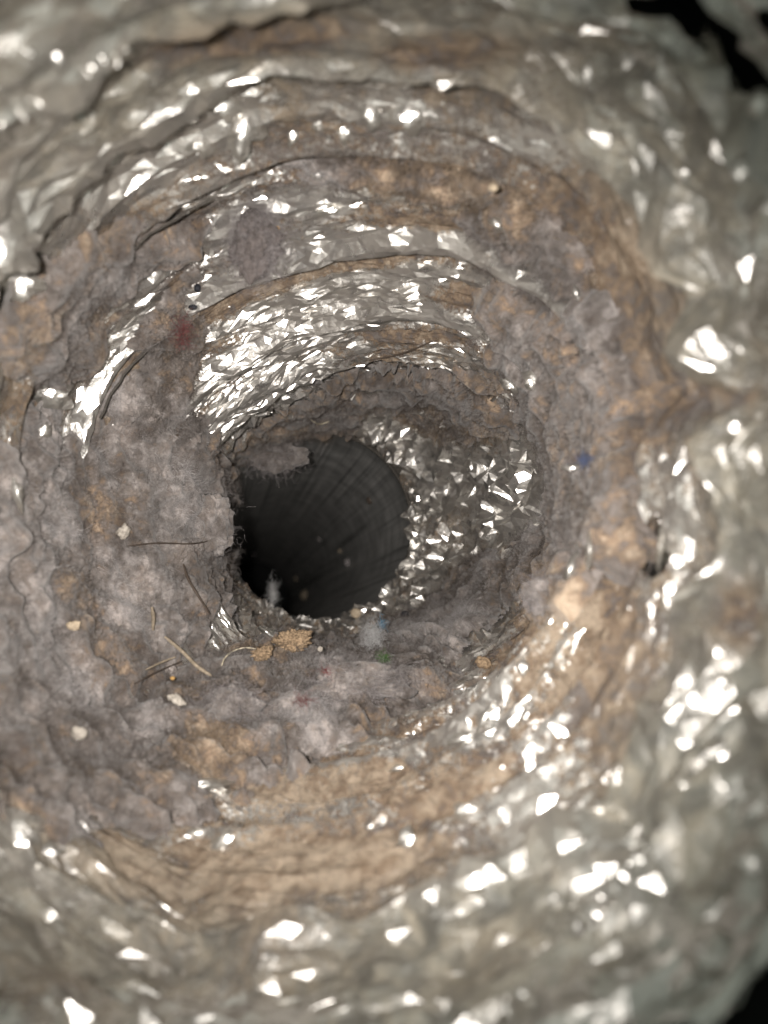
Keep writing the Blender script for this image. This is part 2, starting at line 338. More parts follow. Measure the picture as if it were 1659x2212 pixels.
# survey position of every vertex (where it stands across the tube)
def px_py(A): return A[..., 0]/A[..., 1]*FPX+W0/2, H0/2-A[..., 2]/A[..., 1]*FPX
_x, _y = px_py(base)
def bump_at(bx, by, rx, ry): return np.exp(-(((_x-bx)/rx)**2+((_y-by)/ry)**2))
bul = .006*bump_at(1540, 735, 150, 70)+.007*bump_at(1570, 1020, 130, 120)-.006*bump_at(1540, 860, 220, 38)+.005*bump_at(1440, 560, 90, 70)+.004*bump_at(1400, 1560, 110, 90)+.005*bump_at(1500, 1310, 90, 90)-.004*bump_at(420, 1950, 60, 120)
bul = bul*(1+.8*(fbm(base, 60, 3, 121)-.5))
G = G+BASE_N*bul[..., None]
PX = G[..., 0]/G[..., 1]*FPX+W0/2; PY = H0/2-G[..., 2]/G[..., 1]*FPX

def blobs(lst, x=None, y=None):
    x = PX if x is None else x; y = PY if y is None else y
    m = np.full(x.shape, -3.0)
    for bx, by, rx, ry, rot in lst:
        c, s = math.cos(math.radians(rot)), math.sin(math.radians(rot))
        dx, dy = x-bx, y-by; a = (dx*c+dy*s)/rx; b = (-dx*s+dy*c)/ry
        m = np.maximum(m, 1-np.sqrt(a*a+b*b))
    return m
# ---- lint mats
LINT = [
 ('left', 'thick grey lint mat blanketing the left wall beside the dark hole', .28, 5.0,
   [(190,1190,270,300,0),(330,1040,150,170,0),(425,1120,85,140,0),(120,1400,230,250,0),(300,1280,190,200,0)]),
 ('leftup', 'mauve-grey lint strip running up the wall under the black crumbs', .22, 4.0,
   [(350,790,62,190,12),(310,880,90,110,0)]),
 ('band', 'brown-grey lint patch on the upper-left pleat near the left edge', .42, 4.0,
   [(190,590,150,85,-30),(90,720,110,120,-30),(330,520,120,45,-20)]),
 ('bottom', 'large fluffy lint heap on the duct floor below the hole', .26, 6.0,
   [(600,1500,260,95,0),(840,1490,170,75,0),(420,1600,190,110,10),(680,1570,200,60,0),(900,1400,110,45,0),(560,1620,210,60,0)]),
 ('corner', 'mottled grey-tan lint drift at the lower left below the left mat', .40, 5.0,
   [(160,1640,230,160,15),(60,1560,160,160,0),(330,1720,130,70,10)]),
 ('rim', 'grey-brown lint band lining the right rim of the tunnel', .36, 4.5,
   [(1240,880,85,190,-8),(1275,1080,70,170,0),(1190,730,110,100,0),(1230,1270,60,130,25),(1130,660,90,60,30),(1340,900,95,190,-5),(1370,1090,75,150,0),(1290,700,60,90,0)]),
 ('topright', 'dark grey lint patch on the upper-right pleat above the long bright ridge', .46, 4.0,
   [(1120,470,120,85,25),(1000,370,160,60,5),(1230,560,85,70,45),(840,340,190,32,-3)]),
 ('innertop', 'dark lint roll hanging along the top of the inner tunnel mouth', .46, 3.6,
   [(690,890,130,56,-20),(900,825,170,40,4),(585,950,80,55,-30),(680,945,90,34,-5),(1050,880,80,45,35)]),
 ('innerright', 'thin brown lint sheet on the right wall inside the tunnel', .60, 1.8,
   [(960,900,95,40,25)]),
 ('innerlow', 'grey lint sheet on the lower right wall inside the tunnel', .34, 2.6,
   [(1060,1270,70,70,0),(980,1345,130,48,-15),(1150,1220,40,80,10)]),
]
P3 = base
jag = fbm(P3, 130, 5, 71)-0.5; big = fbm(P3, 45, 3, 73)-0.5
fields = np.array([blobs(l[4])+jag*0.9+big*0.5 for l in LINT])
fields = fields-(.9*np.exp(-(dist/.0030)**2)*(np.abs(T-4) < .4)*sstep(.25, .5, np.sin(U*2*np.pi))*sstep(-.55, -.3, np.cos(U*2*np.pi)))[None]
own = fields.argmax(0); cov = fields.max(0)
lump = fbm(P3, 110, 5, 81); crk = np.abs(fbm(P3, 60, 3, 85)-0.5)*2; med = fbm(P3, 130, 3, 87, .42)
thick = np.array([l[3] for l in LINT])[own]*1e-3
fine = fbm(P3, 900, 3, 91)
Tl = thick*(sstep(-0.02, 0.45, cov)**0.7*(0.25+1.15*lump)*1.0) + (med-0.5)*.0085*sstep(-.05, .2, cov) + (fine-0.5)*.0006 - .0012*(1-sstep(-0.1, 0.12, cov))
def blur(A, n):
    P = np.concatenate([A[:, -n:], A, A[:, :n]], 1); c = np.cumsum(np.concatenate([P[:, :1]*0, P], 1), 1); A = (c[:, 2*n+1:]-c[:, :-2*n-1])/(2*n+1)
    P = np.concatenate([np.repeat(A[:1], n, 0), A, np.repeat(A[-1:], n, 0)], 0); c = np.cumsum(np.concatenate([P[:1]*0, P], 0), 0); return (c[2*n+1:]-c[:-2*n-1])/(2*n+1)
base_sm = blur(blur(blur(G, 12), 10), 8)+BASE_N*.0006
Tl = blur(Tl[..., None], 2)[..., 0]
fill = sstep(0.02, 0.38, cov)*np.array([1, .8, .5, 1, .9, .85, .3, .5, .2, .4])[own]
LG = base_sm+(base+BASE_N*.0012-base_sm)*fill[..., None]+BASE_N*(Tl+.0016)[..., None]
tone0 = np.array([l[2] for l in LINT])[own]
lint_tone = tone0+.02+(fbm(P3, 40, 4, 95)-0.5)*1.15
TANB = [(640,1700,330,60,-4),(480,1660,140,45,5),(760,1860,230,70,-8),(540,1900,120,120,0),(1180,1430,120,160,30),(960,1690,160,70,-20),(250,1880,170,70,10),(1230,1330,60,110,20),(1370,560,80,100,-40),(1000,420,60,40,0),(620,1400,60,30,0)]
tanm = np.clip(blobs(TANB)+(fbm(P3, 90, 4, 99)-.5)*1.5, 0, 1)
lint_tone = lint_tone+0.34*sstep(0.0, 0.5, tanm)*(0.2+1.6*fbm(P3, 70, 4, 97))

# ---- dust film on the foil
dust = 0.36+(fbm(P3, 26, 4, 101)-0.5)*1.0+(fbm(P3, 120, 4, 113)-.5)*.7
ph = F+(fbm(P3, 40, 3, 107)-.5)*.25
dust += 1.0*np.exp(-((ph2-.46)/.06)**2)*sstep(2.2, 2.6, T)*(1-sstep(4.6, 5.2, T))*(fbm(P3, 35, 3, 109)-.1)+1.15*np.exp(-((ph-.72)/.10)**2)*sstep(2.2, 2.6, T)*(1-.5*sstep(5, 6, T))*(0.4+fbm(P3, 50, 3, 103))
upper = sstep(0.1, 0.5, np.sin(U*2*np.pi))*(1-sstep(4.3, 4.7, T))
dust += .35*sstep(6.6, 6.8, T)*(1-sstep(7.2, 7.4, T))*(1-np.clip(blobs([(150,190,260,110,-33),(1300,1980,330,90,-50)])*3, 0, 1))
dust -= (0.35*(1-.6*sstep(4.5, 5, T))+.75*upper)*np.exp(-(dist/(.0022+.0012*upper))**2)*sstep(2.5, 3, T)
dust += 0.0*T-(.42*rid2-.10)*sstep(2, 2.4, T)*(1-sstep(4.8, 5.4, T))
dust += 0*T+0.14*sstep(4.5, 5.2, T)-0.14*sstep(5.3, 6.2, T)-.08*(1-sstep(1.7, 2.1, T))
dust += 0.40*np.clip(blobs([(800,560,330,40,0),(560,620,170,22,-20),(480,110,330,50,-12),(900,110,260,60,0),(300,230,200,60,-30),(1000,650,150,60,10),(1270,500,200,200,0),(1430,800,130,300,0),(1350,1250,120,300,0),(880,720,150,22,0),(820,390,140,30,0),(950,480,160,30,0)])*2, 0, 1)
dust += 0.45*sstep(0, .4, tanm)
FOILB = [(500,260,110,80,-20),(840,240,110,50,0),(330,330,150,80,-25),(720,650,330,80,-15),(560,860,190,110,-25),(640,740,280,40,-15),(260,740,130,50,-40),(300,640,70,40,0),(700,390,70,22,0),(720,455,60,20,-10),(1110,1060,110,100,0),(960,1030,90,110,20),(500,1790,100,70,-20),(30,540,80,130,0),(80,1780,80,60,30),(450,1700,70,25,0),(1520,2100,190,200,0),(1600,1770,110,140,0),(110,210,230,40,-33),(250,420,200,60,-30),(120,60,150,50,-30),(330,240,90,30,-30),(970,1440,60,25,0),(640,590,260,14,-14),(950,520,260,14,8)]
dust -= 0.40*sstep(0, .5, np.clip(blobs(FOILB), 0, 1))
dust += .42*sstep(0, .5, np.clip(blobs([(700,60,620,75,-3),(1150,140,300,150,20),(1590,1030,140,150,0),(1430,640,150,120,0),(250,2060,420,130,5),(680,2070,330,130,0),(1600,1350,170,330,0),(1500,330,220,230,0),(1290,800,70,260,0),(1330,1200,60,200,10),(1450,1750,150,150,0),(1330,1480,130,160,20)]), 0, 1))
dust += .5*sstep(0, .4, np.clip(blobs([(1530,865,260,45,0),(1450,700,200,90,0),(1000,2050,330,150,-20),(1400,1650,160,160,0)]), 0, 1))
dust = np.clip(dust, 0, 1)
tone = 0.60+(fbm(P3, 28, 3, 105)-0.5)*0.7+0.26*sstep(0, .5, tanm)*(0.2+1.6*fbm(P3, 70, 4, 97))+0.12*sstep(.6, .9, F)
GRV = np.clip(blobs([(1530,865,260,45,0),(1250,480,150,60,40),(1600,1330,90,110,0),(560,80,420,60,-6),(950,110,220,60,0)]), 0, 1)
film = np.clip(-GRV*1.5+sstep(4.9, 6.2, T)*(0.25+1.3*fbm(P3, 35, 3, 111))-.35*tanm, 0, 1)

def polyd(pts):
    d = np.full(PX.shape, 1e9)
    for (x0, y0), (x1, y1) in zip(pts[:-1], pts[1:]):
        vx, vy = x1-x0, y1-y0; t = np.clip(((PX-x0)*vx+(PY-y0)*vy)/(vx*vx+vy*vy), 0, 1); d = np.minimum(d, np.hypot(PX-x0-t*vx, PY-y0-t*vy))
    return d
rag = (fbm(P3, 160, 3, 131)-.5)*26
cut = (polyd([(1375,8),(1470,18),(1545,52),(1595,92),(1680,66)])+rag < 13) | (polyd([(1600,150),(1680,165)])+rag < 20) | (blobs([(1408,1185,22,62,-6),(1670,2225,135,62,-14)])+rag/60 > 0) | (polyd([(1555,75),(1580,120)])+rag < 10)
duct = empty('foil_duct', (0.0, 0.30, -0.075))
tag(duct, 'crinkled silver foil duct seen from inside, its pleats dusted brown', 'duct')
def grid_faces(i0, i1, mask=None):
    i = np.arange(i0, i1)[:, None]; j = np.arange(NT)[None]; j2 = (j+1) % NT
    f = np.stack([i*NT+j+0*j2, i*NT+j2+0*i, (i+1)*NT+j2, (i+1)*NT+j+0*j2], -1)
    return f.reshape(-1, 4)
OFF = np.array(duct.location, np.float32)
starts = np.cumsum([0]+SEG)
# the foil itself: stiff sheet creased into flat triangular facets (hard edges)
NC = 156; ROWS = [30, 38, 60, 66, 60, 36, 26, 18]
ri = np.concatenate([np.linspace(starts[k], starts[k+1], n, endpoint=False) for k, n in enumerate(ROWS)]+[[NS-1.0]])
rst = np.cumsum([0]+ROWS); NR = len(ri)
CI = np.repeat(ri[:, None], NC, 1); CJ = np.repeat((np.arange(NC)*NT/NC)[None], NR, 0)+(np.arange(NR) % 2)[:, None]*.5*NT/NC
step = np.gradient(ri)[:, None]
ji = rng.uniform(-.36, .36, CI.shape)*step; ji[rst] *= 0.15; ji[0] = ji[-1] = 0
CI = np.clip(CI+ji, 0, NS-1); CJ = np.mod(CJ+rng.uniform(-.36, .36, CJ.shape)*NT/NC, NT)
def samp(A):
    i0 = np.clip(np.floor(CI).astype(int), 0, NS-2); fi = CI-i0; j0 = np.floor(CJ).astype(int) % NT; j1 = (j0+1) % NT; fj = CJ-np.floor(CJ)
    if A.ndim == 3: fi = fi[..., None]; fj = fj[..., None]
    return (A[i0, j0]*(1-fi)+A[i0+1, j0]*fi)*(1-fj)+(A[i0, j1]*(1-fi)+A[i0+1, j1]*fi)*fj
Tc = np.interp(CI, np.arange(NS), ts)
CG = samp(G)+samp(BASE_N)*(rng.normal(0, 1, CI.shape)*np.interp(Tc, [0, 1.8, 2.4, 4.6, 5.6, 8], [.00036, .00042, .00013, .00015, .00036, .00042])*(.4+1.2*samp(fbm(base, 50, 2, 171))))[..., None]
cD, cTn, cF = samp(dust), samp(tone), samp(film); cutm = samp(cut.astype(float))
for k in range(K-1):
    i = np.arange(rst[k], rst[k+1])[:, None]; j = np.arange(NC)[None]; j2 = (j+1) % NC
    a, b, c, d_ = i*NC+j, i*NC+j2+0*i, (i+1)*NC+j2, (i+1)*NC+j
    even = (i % 2 == 0)+0*j > 0; even = even ^ (rng.uniform(size=even.shape) < .25)
    t1 = np.where(even[..., None], np.stack([a, b, d_], -1), np.stack([a, b, c], -1)); t2 = np.where(even[..., None], np.stack([b, c, d_], -1), np.stack([a, c, d_], -1))
    f = np.concatenate([t1.reshape(-1, 3), t2.reshape(-1, 3)]); f = f[cutm.ravel()[f].mean(1) < .18]
    f, (v, d, t, fm) = compact(f, CG.reshape(-1, 3), cD.ravel(), cTn.ravel(), cF.ravel())
    mesh_np('foil_pleat', v-OFF, f, foil_m, duct, False, {'dust': d, 'tone': t, 'film': fm})

# ---- lookup of the wall under a survey position
BIN = 6; gx0, gy0 = -60, -60; GW, GH = int(1780/BIN), int(2340/BIN)
dep = np.full((GW, GH), 9.0); nor = np.zeros((GW, GH, 3))
def splat(P, Nn):
    x = P[..., 0]/P[..., 1]*FPX+W0/2; y = H0/2-P[..., 2]/P[..., 1]*FPX
    a = ((x-gx0)/BIN).astype(int).ravel(); b = ((y-gy0)/BIN).astype(int).ravel(); D = P[..., 1].ravel(); Nn = Nn.reshape(-1, 3)
    ok = (a >= 0) & (a < GW) & (b >= 0) & (b < GH); a, b, D, Nn = a[ok], b[ok], D[ok], Nn[ok]
    o = np.argsort(-D); a, b, D, Nn = a[o], b[o], D[o], Nn[o]
    better = D < dep[a, b]; a, b, D, Nn = a[better], b[better], D[better], Nn[better]
    dep[a, b] = D; nor[a, b] = Nn
splat(G, BASE_N)
LGv = LG.copy(); LGv[cov < 0] = G[cov < 0]; splat(LGv, BASE_N)
def wall(x, y):
    a = int((x-gx0)/BIN); b = int((y-gy0)/BIN); best = None
    for r in range(0, 8):
        A = slice(max(0, a-r), a+r+1); B = slice(max(0, b-r), b+r+1); d = dep[A, B]
        if d.min() < 5:
            i, j = np.unravel_index(d.argmin(), d.shape); D = d[i, j]; n = nor[A, B][i, j]; break
    else: D, n = .4, np.array([0, -1, 0])
    return Vector(((x-W0/2)*D/FPX, D, (H0/2-y)*D/FPX)), Vector(n)

# ------------------------------------------------------------------ tubes and fibres
def tube_verts(pts, rads, sides=6):
    pts = [Vector(p) for p in pts]; V = []; Fq = []
    up = Vector((0.3, -0.8, 0.52)).normalized()
    for i, p in enumerate(pts):
        d = (pts[min(i+1, len(pts)-1)]-pts[max(i-1, 0)]).normalized()
        a = d.cross(up); a = a.normalized() if a.length > 1e-6 else Vector((1, 0, 0)); b = d.cross(a)
        r = rads[i] if hasattr(rads, '__len__') else rads
        for s in range(sides):
            an = 2*math.pi*s/sides; V.append(p+(a*math.cos(an)+b*math.sin(an))*r)
    for i in range(len(pts)-1):
        for s in range(sides):
            s2 = (s+1) % sides; Fq.append((i*sides+s, i*sides+s2, (i+1)*sides+s2, (i+1)*sides+s))
    return [tuple(v) for v in V], Fq
def fibres(starts_, dirs, nrm_, length, radius, seg=4, curl=0.8):
    n = len(starts_); P = [starts_]; d = dirs
    for s in range(seg):
        d = d+rng.normal(0, curl*0.5, (n, 3))-nrm_*0.12*s; d /= np.linalg.norm(d, axis=1, keepdims=True)
        P.append(P[-1]+d*(length/seg)[:, None])
    P = np.array(P)                                     # seg+1,n,3
    dd = np.gradient(P, axis=0); dd /= np.linalg.norm(dd, axis=-1, keepdims=True)+1e-12
    a = np.cross(dd, np.array([.31, -.8, .51])); a /= np.linalg.norm(a, axis=-1, keepdims=True)+1e-9; b = np.cross(dd, a)
    V = []
    rr = radius[None, :, None]*np.linspace(1, .5, seg+1)[:, None, None]
    for s in range(3):
        an = 2*math.pi*s/3; V.append(P+(a*math.cos(an)+b*math.sin(an))*rr)
    V = np.stack(V, 2)                                  # seg+1,n,3side,3
    idx = np.arange((seg+1)*n*3).reshape(seg+1, n, 3); fs = []
    for s in range(3):
        s2 = (s+1) % 3; fs.append(np.stack([idx[:-1, :, s], idx[:-1, :, s2], idx[1:, :, s2], idx[1:, :, s]], -1).reshape(-1, 4))
    return V.reshape(-1, 3), np.concatenate(fs)

# ------------------------------------------------------------------ lint objects
ALLF = grid_faces(0, NS-1)
fc = cov.ravel()[ALLF].max(1) > -0.06; fo = own.ravel()[ALLF[:, 0]]
vis = (PX > -80) & (PX < W0+80) & (PY > -80) & (PY < H0+80)
NF = {'left': 4200, 'leftup': 1500, 'band': 900, 'bottom': 5200, 'corner': 1800, 'rim': 2600, 'topright': 1800, 'innertop': 2200, 'innerright': 800, 'innerlow': 2200}
for gi, (key, label, tn, tk, bl) in enumerate(LINT):
    f = ALLF[fc & (fo == gi)]
    f, (v, t) = compact(f, LG.reshape(-1, 3), lint_tone.ravel())
    lab = np.arange(len(v))
    while True:                                        # keep the one connected mat
        m_ = lab[f].min(1); new = lab.copy()
        for c_ in range(4): np.minimum.at(new, f[:, c_], m_)
        new = new[new]
        if (new == lab).all(): break
        lab = new
    ids, cnt = np.unique(lab[f[:, 0]], return_counts=True); f = f[lab[f[:, 0]] == ids[cnt.argmax()]]
    f, (v, t) = compact(f, v, t)
    o = mesh_np('lint_mat', v, f, lint_m, None, True, {'tone': t}); tag(o, label, 'lint', 'lint mats caked on the duct wall')
    cand = np.flatnonzero(((own == gi) & (cov > -0.02) & vis).ravel())
    pick = rng.choice(cand, int(NF[key]*4.2)); n_ = BASE_N.reshape(-1, 3)[pick]; s_ = LG.reshape(-1, 3)[pick]-n_*.0003
    d_ = n_*rng.uniform(.0, .8, (len(pick), 1))+rng.normal(0, .7, (len(pick), 3))*.9; d_ -= n_*np.minimum((d_*n_).sum(1, keepdims=True), 0)*1.3; d_ /= np.linalg.norm(d_, axis=1, keepdims=True)
    L = rng.uniform(.0015, .0060, len(pick)); R_ = rng.uniform(.00003, .00008, len(pick))
    fv, ff = fibres(s_, d_, n_, L, R_, 3)
    tv = np.clip(lint_tone.ravel()[pick]*1.15+(fbm(P3.reshape(-1, 3)[pick], 110, 3, 151)-.5)*.7+rng.normal(0, .08, len(pick)), 0, 1)
    fz = mesh_np('fuzz', fv, ff, strand_m, o, True, {'tone': np.repeat(np.tile(tv, 4), 3)}); fz['kind'] = 'stuff'

# ------------------------------------------------------------------ wire coils of the duct (steel wire, bare in places), plus a thin tube drawing a crease's shadow
def coil(k, a0, a1, r, lift=.0006):
    i = starts[k] if k < K-1 else NS-1
    js = np.arange(int(a0/360*NT), int(a1/360*NT), 6) % NT
    P = base[i, js]-rad[i, js]*(bead[i, 0]+lift)
    P = P+BASE_N[i, js]*0.0005+rng.normal(0, .00022, P.shape)
    V, Fq = tube_verts(P, r, 8)
    mesh_np('wire_and_shade_line', np.array(V)-OFF, Fq, wire_m, duct)
coil(4, 138, 160, .0005, .0010); coil(5, 112, 135, .0004, .0008)  # the second, thinner tube stands in for a dark shadow line

# ------------------------------------------------------------------ foil flaps: small foil facets added for glints, turned to catch the flash
def flap(x, y, w, h, rot=0, tilt=(0, 0), seed=0, lift=.001, d=0.05, pale=0.0, n=9):
    p, nn = wall(x, y); D = p.y; w3, h3 = w*D/FPX, h*D/FPX; r = random.Random(seed*31+int(x)*7+int(y))
    to = (-p).normalized()
    ax = Vector((1, 0, 0)); ax = (ax-to*ax.dot(to)).normalized(); ay = to.cross(ax)
    q = Matrix.Rotation(-math.radians(rot), 3, to); ax = q @ ax; ay = q @ ay
    m = max(w3, h3)
    V = []; ph = [r.uniform(0, 6) for _ in range(6)]
    cells = [(r.uniform(-1, 1), r.uniform(-1, 1), r.uniform(-.5, .5), r.uniform(-.5, .5), r.uniform(-.2, .2)) for _ in range(9)]
    for i in range(n):
        for j in range(n):
            a = (i/(n-1)*2-1); b = (j/(n-1)*2-1)
            edge = 1+0.22*math.sin(3*math.atan2(b, a)+ph[0])+0.15*math.sin(5*math.atan2(b, a)+ph[1])
            rr = math.sqrt(a*a+b*b)+1e-6; mm = max(abs(a), abs(b)); sc_ = mm/rr*edge
            a2, b2 = a*sc_+r.uniform(-.05, .05), b*sc_+r.uniform(-.05, .05)
            z = max(c[4]+c[2]*(a2-c[0])+c[3]*(b2-c[1])-.35*((a2-c[0])**2+(b2-c[1])**2) for c in cells)
            z = z*m*.34+(tilt[0]*a2*w3+tilt[1]*b2*h3)-(rr*edge)**3*.28*m
            V.append(p+ax*(a2*w3)+ay*(b2*h3)+to*(z+lift))
    Fq = [(i*n+j, (i+1)*n+j, (i+1)*n+j+1, i*n+j+1) for i in range(n-1) for j in range(n-1)]
    o = mesh_np('foil_glint_flap', np.array([tuple(v) for v in V])-OFF, Fq, foil_m, duct, False, {'dust': np.full(len(V), d), 'tone': np.full(len(V), .5), 'film': np.full(len(V), .8)})
    return o
FL = [(530,275,40,62,15),(487,228,38,36,0),(438,310,32,26,-20),(800,243,26,34,-20),(885,250,42,34,0),(745,285,17,22,10),(633,288,14,24,10),(690,270,16,14,0),
 (8,520,62,78,0),(45,610,40,44,0),(110,850,50,34,0),(1270,158,14,26,0),(1480,370,14,14,0),(1600,372,22,24,0),(1640,225,24,30,0),
 (1555,1770,55,60,30),(1622,1865,36,30,10),(1565,2070,62,62,-20),(1490,2120,60,30,-35),(1010,1750,30,18,-10),(880,1812,22,24,0),(832,1850,14,50,10),
 (1048,1548,14,46,30),(1000,1594,40,13,-18),(490,1822,46,28,-30),(430,1800,26,14,0),(440,1696,64,16,4),(45,1785,62,34,30),(110,1840,26,20,0),
 (1565,1500,20,15,0),(1545,1652,22,13,30),(1480,1700,18,30,-40),(690,378,22,16,0),(720,452,50,10,-12),(1075,485,20,12,45),(1245,630,10,24,-15),(1590,925,22,20,0),
 (1130,1440,14,22,0),(1235,1225,12,30,20),(1273,1190,9,40,0),(1240,1012,22,11,10),(660,1352,24,8,10),(760,1355,22,6,0),(585,1370,30,9,35),(960,1425,36,8,-5),
 (120,120,18,34,-25),(60,115,36,10,30),(215,100,10,14,0),(35,1060,14,40,-15),(95,930,14,20,30),(860,1660,20,7,-10),(670,1602,28,6,5),(1150,820,20,22,0),(1100,830,22,14,40)]
for q, (x, y, w, h, r_) in enumerate(FL): flap(x, y, w, h, r_, (random.uniform(-.15, .15), random.uniform(-.15, .15)), q, .0008, random.uniform(.1, .3))
for q, (x, y) in enumerate([(1130,2150),(1165,2110),(1190,2075),(1225,2040),(1250,2010),(1285,1970),(1300,1945),(1335,1920),(1350,1890),(1375,1860),(1400,1835),(1100,2190),(1060,2175)]):
    flap(x, y, random.uniform(12, 22), random.uniform(18, 34), -40+random.uniform(-30, 30), (random.uniform(-.3, .3), random.uniform(-.3, .3)), 70+q, .002, 0)
# bead glints along the upper-left outer ridge
for q in range(22):
    s = q/21; x = 15+s*290+random.uniform(-14, 14); y = 260-s*160+random.uniform(-16, 16)
    flap(x, y, random.uniform(5, 13), random.uniform(6, 16), random.uniform(-60, 60), (random.uniform(-.5, .5), random.uniform(-.5, .5)), 100+q, .001, 0.05)
# black sleeve added behind the foil so the tears show dark
ii = np.linspace(starts[2], NS-1, 40).astype(int); jj = np.arange(0, NT, 10); JG = base[ii][:, jj]+rad[ii][:, jj]*.026; nj = len(jj); JG[-1] = base[ii[-1]][jj]+rad[ii[-1]][jj]*.03
jf = [(i*nj+j, i*nj+(j+1) % nj, (i+1)*nj+(j+1) % nj, (i+1)*nj+j) for i in range(len(ii)-1) for j in range(nj)]
mesh_np('dark_sleeve', JG.reshape(-1, 3)-OFF, jf, backing_m, duct)
flap(1427, 1185, 8, 50, 4, (0, 0), 301, .002, .6)

# ------------------------------------------------------------------ the smooth pipe at the end of the duct
pipe = empty('metal_pipe', (-0.03, .54, -0.05)); tag(pipe, 'dark smooth metal pipe bending away beyond the hole', 'pipe')
PO = np.array(pipe.location)
Dp = .536; pc = np.array([(680-W0/2)*Dp/FPX, Dp, (H0/2-1140)*Dp/FPX]); pr = 210*Dp/FPX
bd_dir = np.array([-0.80, 0, -0.60]); nseg, ncirc = 90, 128
path = []; tang = []
for i in range(nseg+1):
    s = i/nseg*.95; st = .01; br = .30
    if s < st: path.append(pc+np.array([0, s, 0])); tang.append(np.array([0, 1., 0]))
    else:
        a = min((s-st)/br, .21); ex = max(0, (s-st)-.21*br)
        tdir = np.array([0, 1, 0])*math.cos(a)+bd_dir*math.sin(a)
        path.append(pc+np.array([0, st, 0.])+np.array([0, 1, 0])*br*math.sin(a)+bd_dir*br*(1-math.cos(a))+tdir*ex); tang.append(tdir)
V = []; UV = []
side = np.cross(np.array([0, 1., 0]), bd_dir)
for i, (c_, t_) in enumerate(zip(path, tang)):
    e1 = np.cross(side, t_)
    for j in range(ncirc):
        an = 2*math.pi*j/ncirc; wob = 1
        V.append(c_+(e1*math.cos(an)+side*math.sin(an))*pr*wob); UV.append((abs(an-math.pi)/math.pi+.13*math.sin(an), i/nseg*3, math.sin(an)))
Fq = [(i*ncirc+j, i*ncirc+(j+1) % ncirc, (i+1)*ncirc+(j+1) % ncirc, (i+1)*ncirc+j) for i in range(nseg) for j in range(ncirc)]
mesh_np('pipe_wall', np.array(V)-PO, Fq, pipe_m, pipe, True, {'pipe_uv': np.array(UV)})
lipA = G[0]+rad[0]*.003; angs = np.arctan2(lipA[:, 2]-pc[2], lipA[:, 0]-pc[0])
lipB = np.stack([pc[0]+np.cos(angs)*pr, np.full(NT, pc[1]+.004), pc[2]+np.sin(angs)*pr], -1); lipM = .5*(lipA+lipB)+rad[0]*.006; lipC = G[6]+rad[6]*.004
cv = np.concatenate([lipC, lipA+rad[0]*.008, lipM, lipB]); jj = np.arange(NT)
cf = np.concatenate([np.stack([k*NT+jj, k*NT+(jj+1) % NT, (k+1)*NT+(jj+1) % NT, (k+1)*NT+jj], -1) for k in range(3)])
mesh_np('gap_collar', cv-PO, cf, wire_m, pipe)  # dark ring added to block the background showing through the rim gap
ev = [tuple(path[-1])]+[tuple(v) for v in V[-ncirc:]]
mesh_np('pipe_dark_cap', np.array(ev)-PO, [(0, 1+j, 1+(j+1) % ncirc) for j in range(ncirc)], backing_m, pipe)  # dark disc added to shut ambient light out of the pipe
rimP = [pc+np.array([math.cos(a)*pr*1.0, -.001, math.sin(a)*pr*1.0]) for a in np.linspace(0, 2*math.pi, 121)]
rv, rf = tube_verts(rimP, .0009, 8); mesh_np('pipe_rim', np.array(rv)-PO, rf, wire_m, pipe)

# ------------------------------------------------------------------ small debris
def blob_obj(name, p, rx, ry, rz, mat, rough=.25, freq=2.2, sub=3, seed=0, rot=0, axes=None):
    import bmesh
    bm = bmesh.new(); bmesh.ops.create_icosphere(bm, subdivisions=sub, radius=1)
    v = np.array([tuple(w.co) for w in bm.verts]); f = np.array([[w.index for w in g.verts] for g in bm.faces]); bm.free()
    nz = fbm(v+seed*3.7+10, freq, 4, seed, .6)-.5+(.35*(fbm(v+seed*1.7+30, freq*3.1, 3, seed+5)-.5) if sub > 4 else 0)
    v = v*(1+rough*2*nz)[:, None]*np.array([rx, ry, rz])
    c, s = math.cos(rot), math.sin(rot); v = v @ np.array([[c, 0, s], [0, 1, 0], [-s, 0, c]])
    return mesh_np(name, v+np.array(p), f, mat, None, sub > 2)
def at(x, y, lift): 
    p, n = wall(x, y); return p+n*lift-p.normalized()*lift*.6
def px(x, y, k): return k*wall(x, y)[0].y/FPX
def crumb(name, x, y, w, h, mat, label, cat='crumb', rough=.22, group=None, seed=1, rot=0, lift=None, sub=3, freq=2.2):
    w *= .7; h *= .7; s = px(x, y, 1); p = at(x, y, (min(w, h)*.35*s) if lift is None else lift*.55)
    o = blob_obj(name, p, w*s, min(w, h)*.8*s, h*s, mat, rough, freq, sub, seed, rot); tag(o, label, cat, group); return o
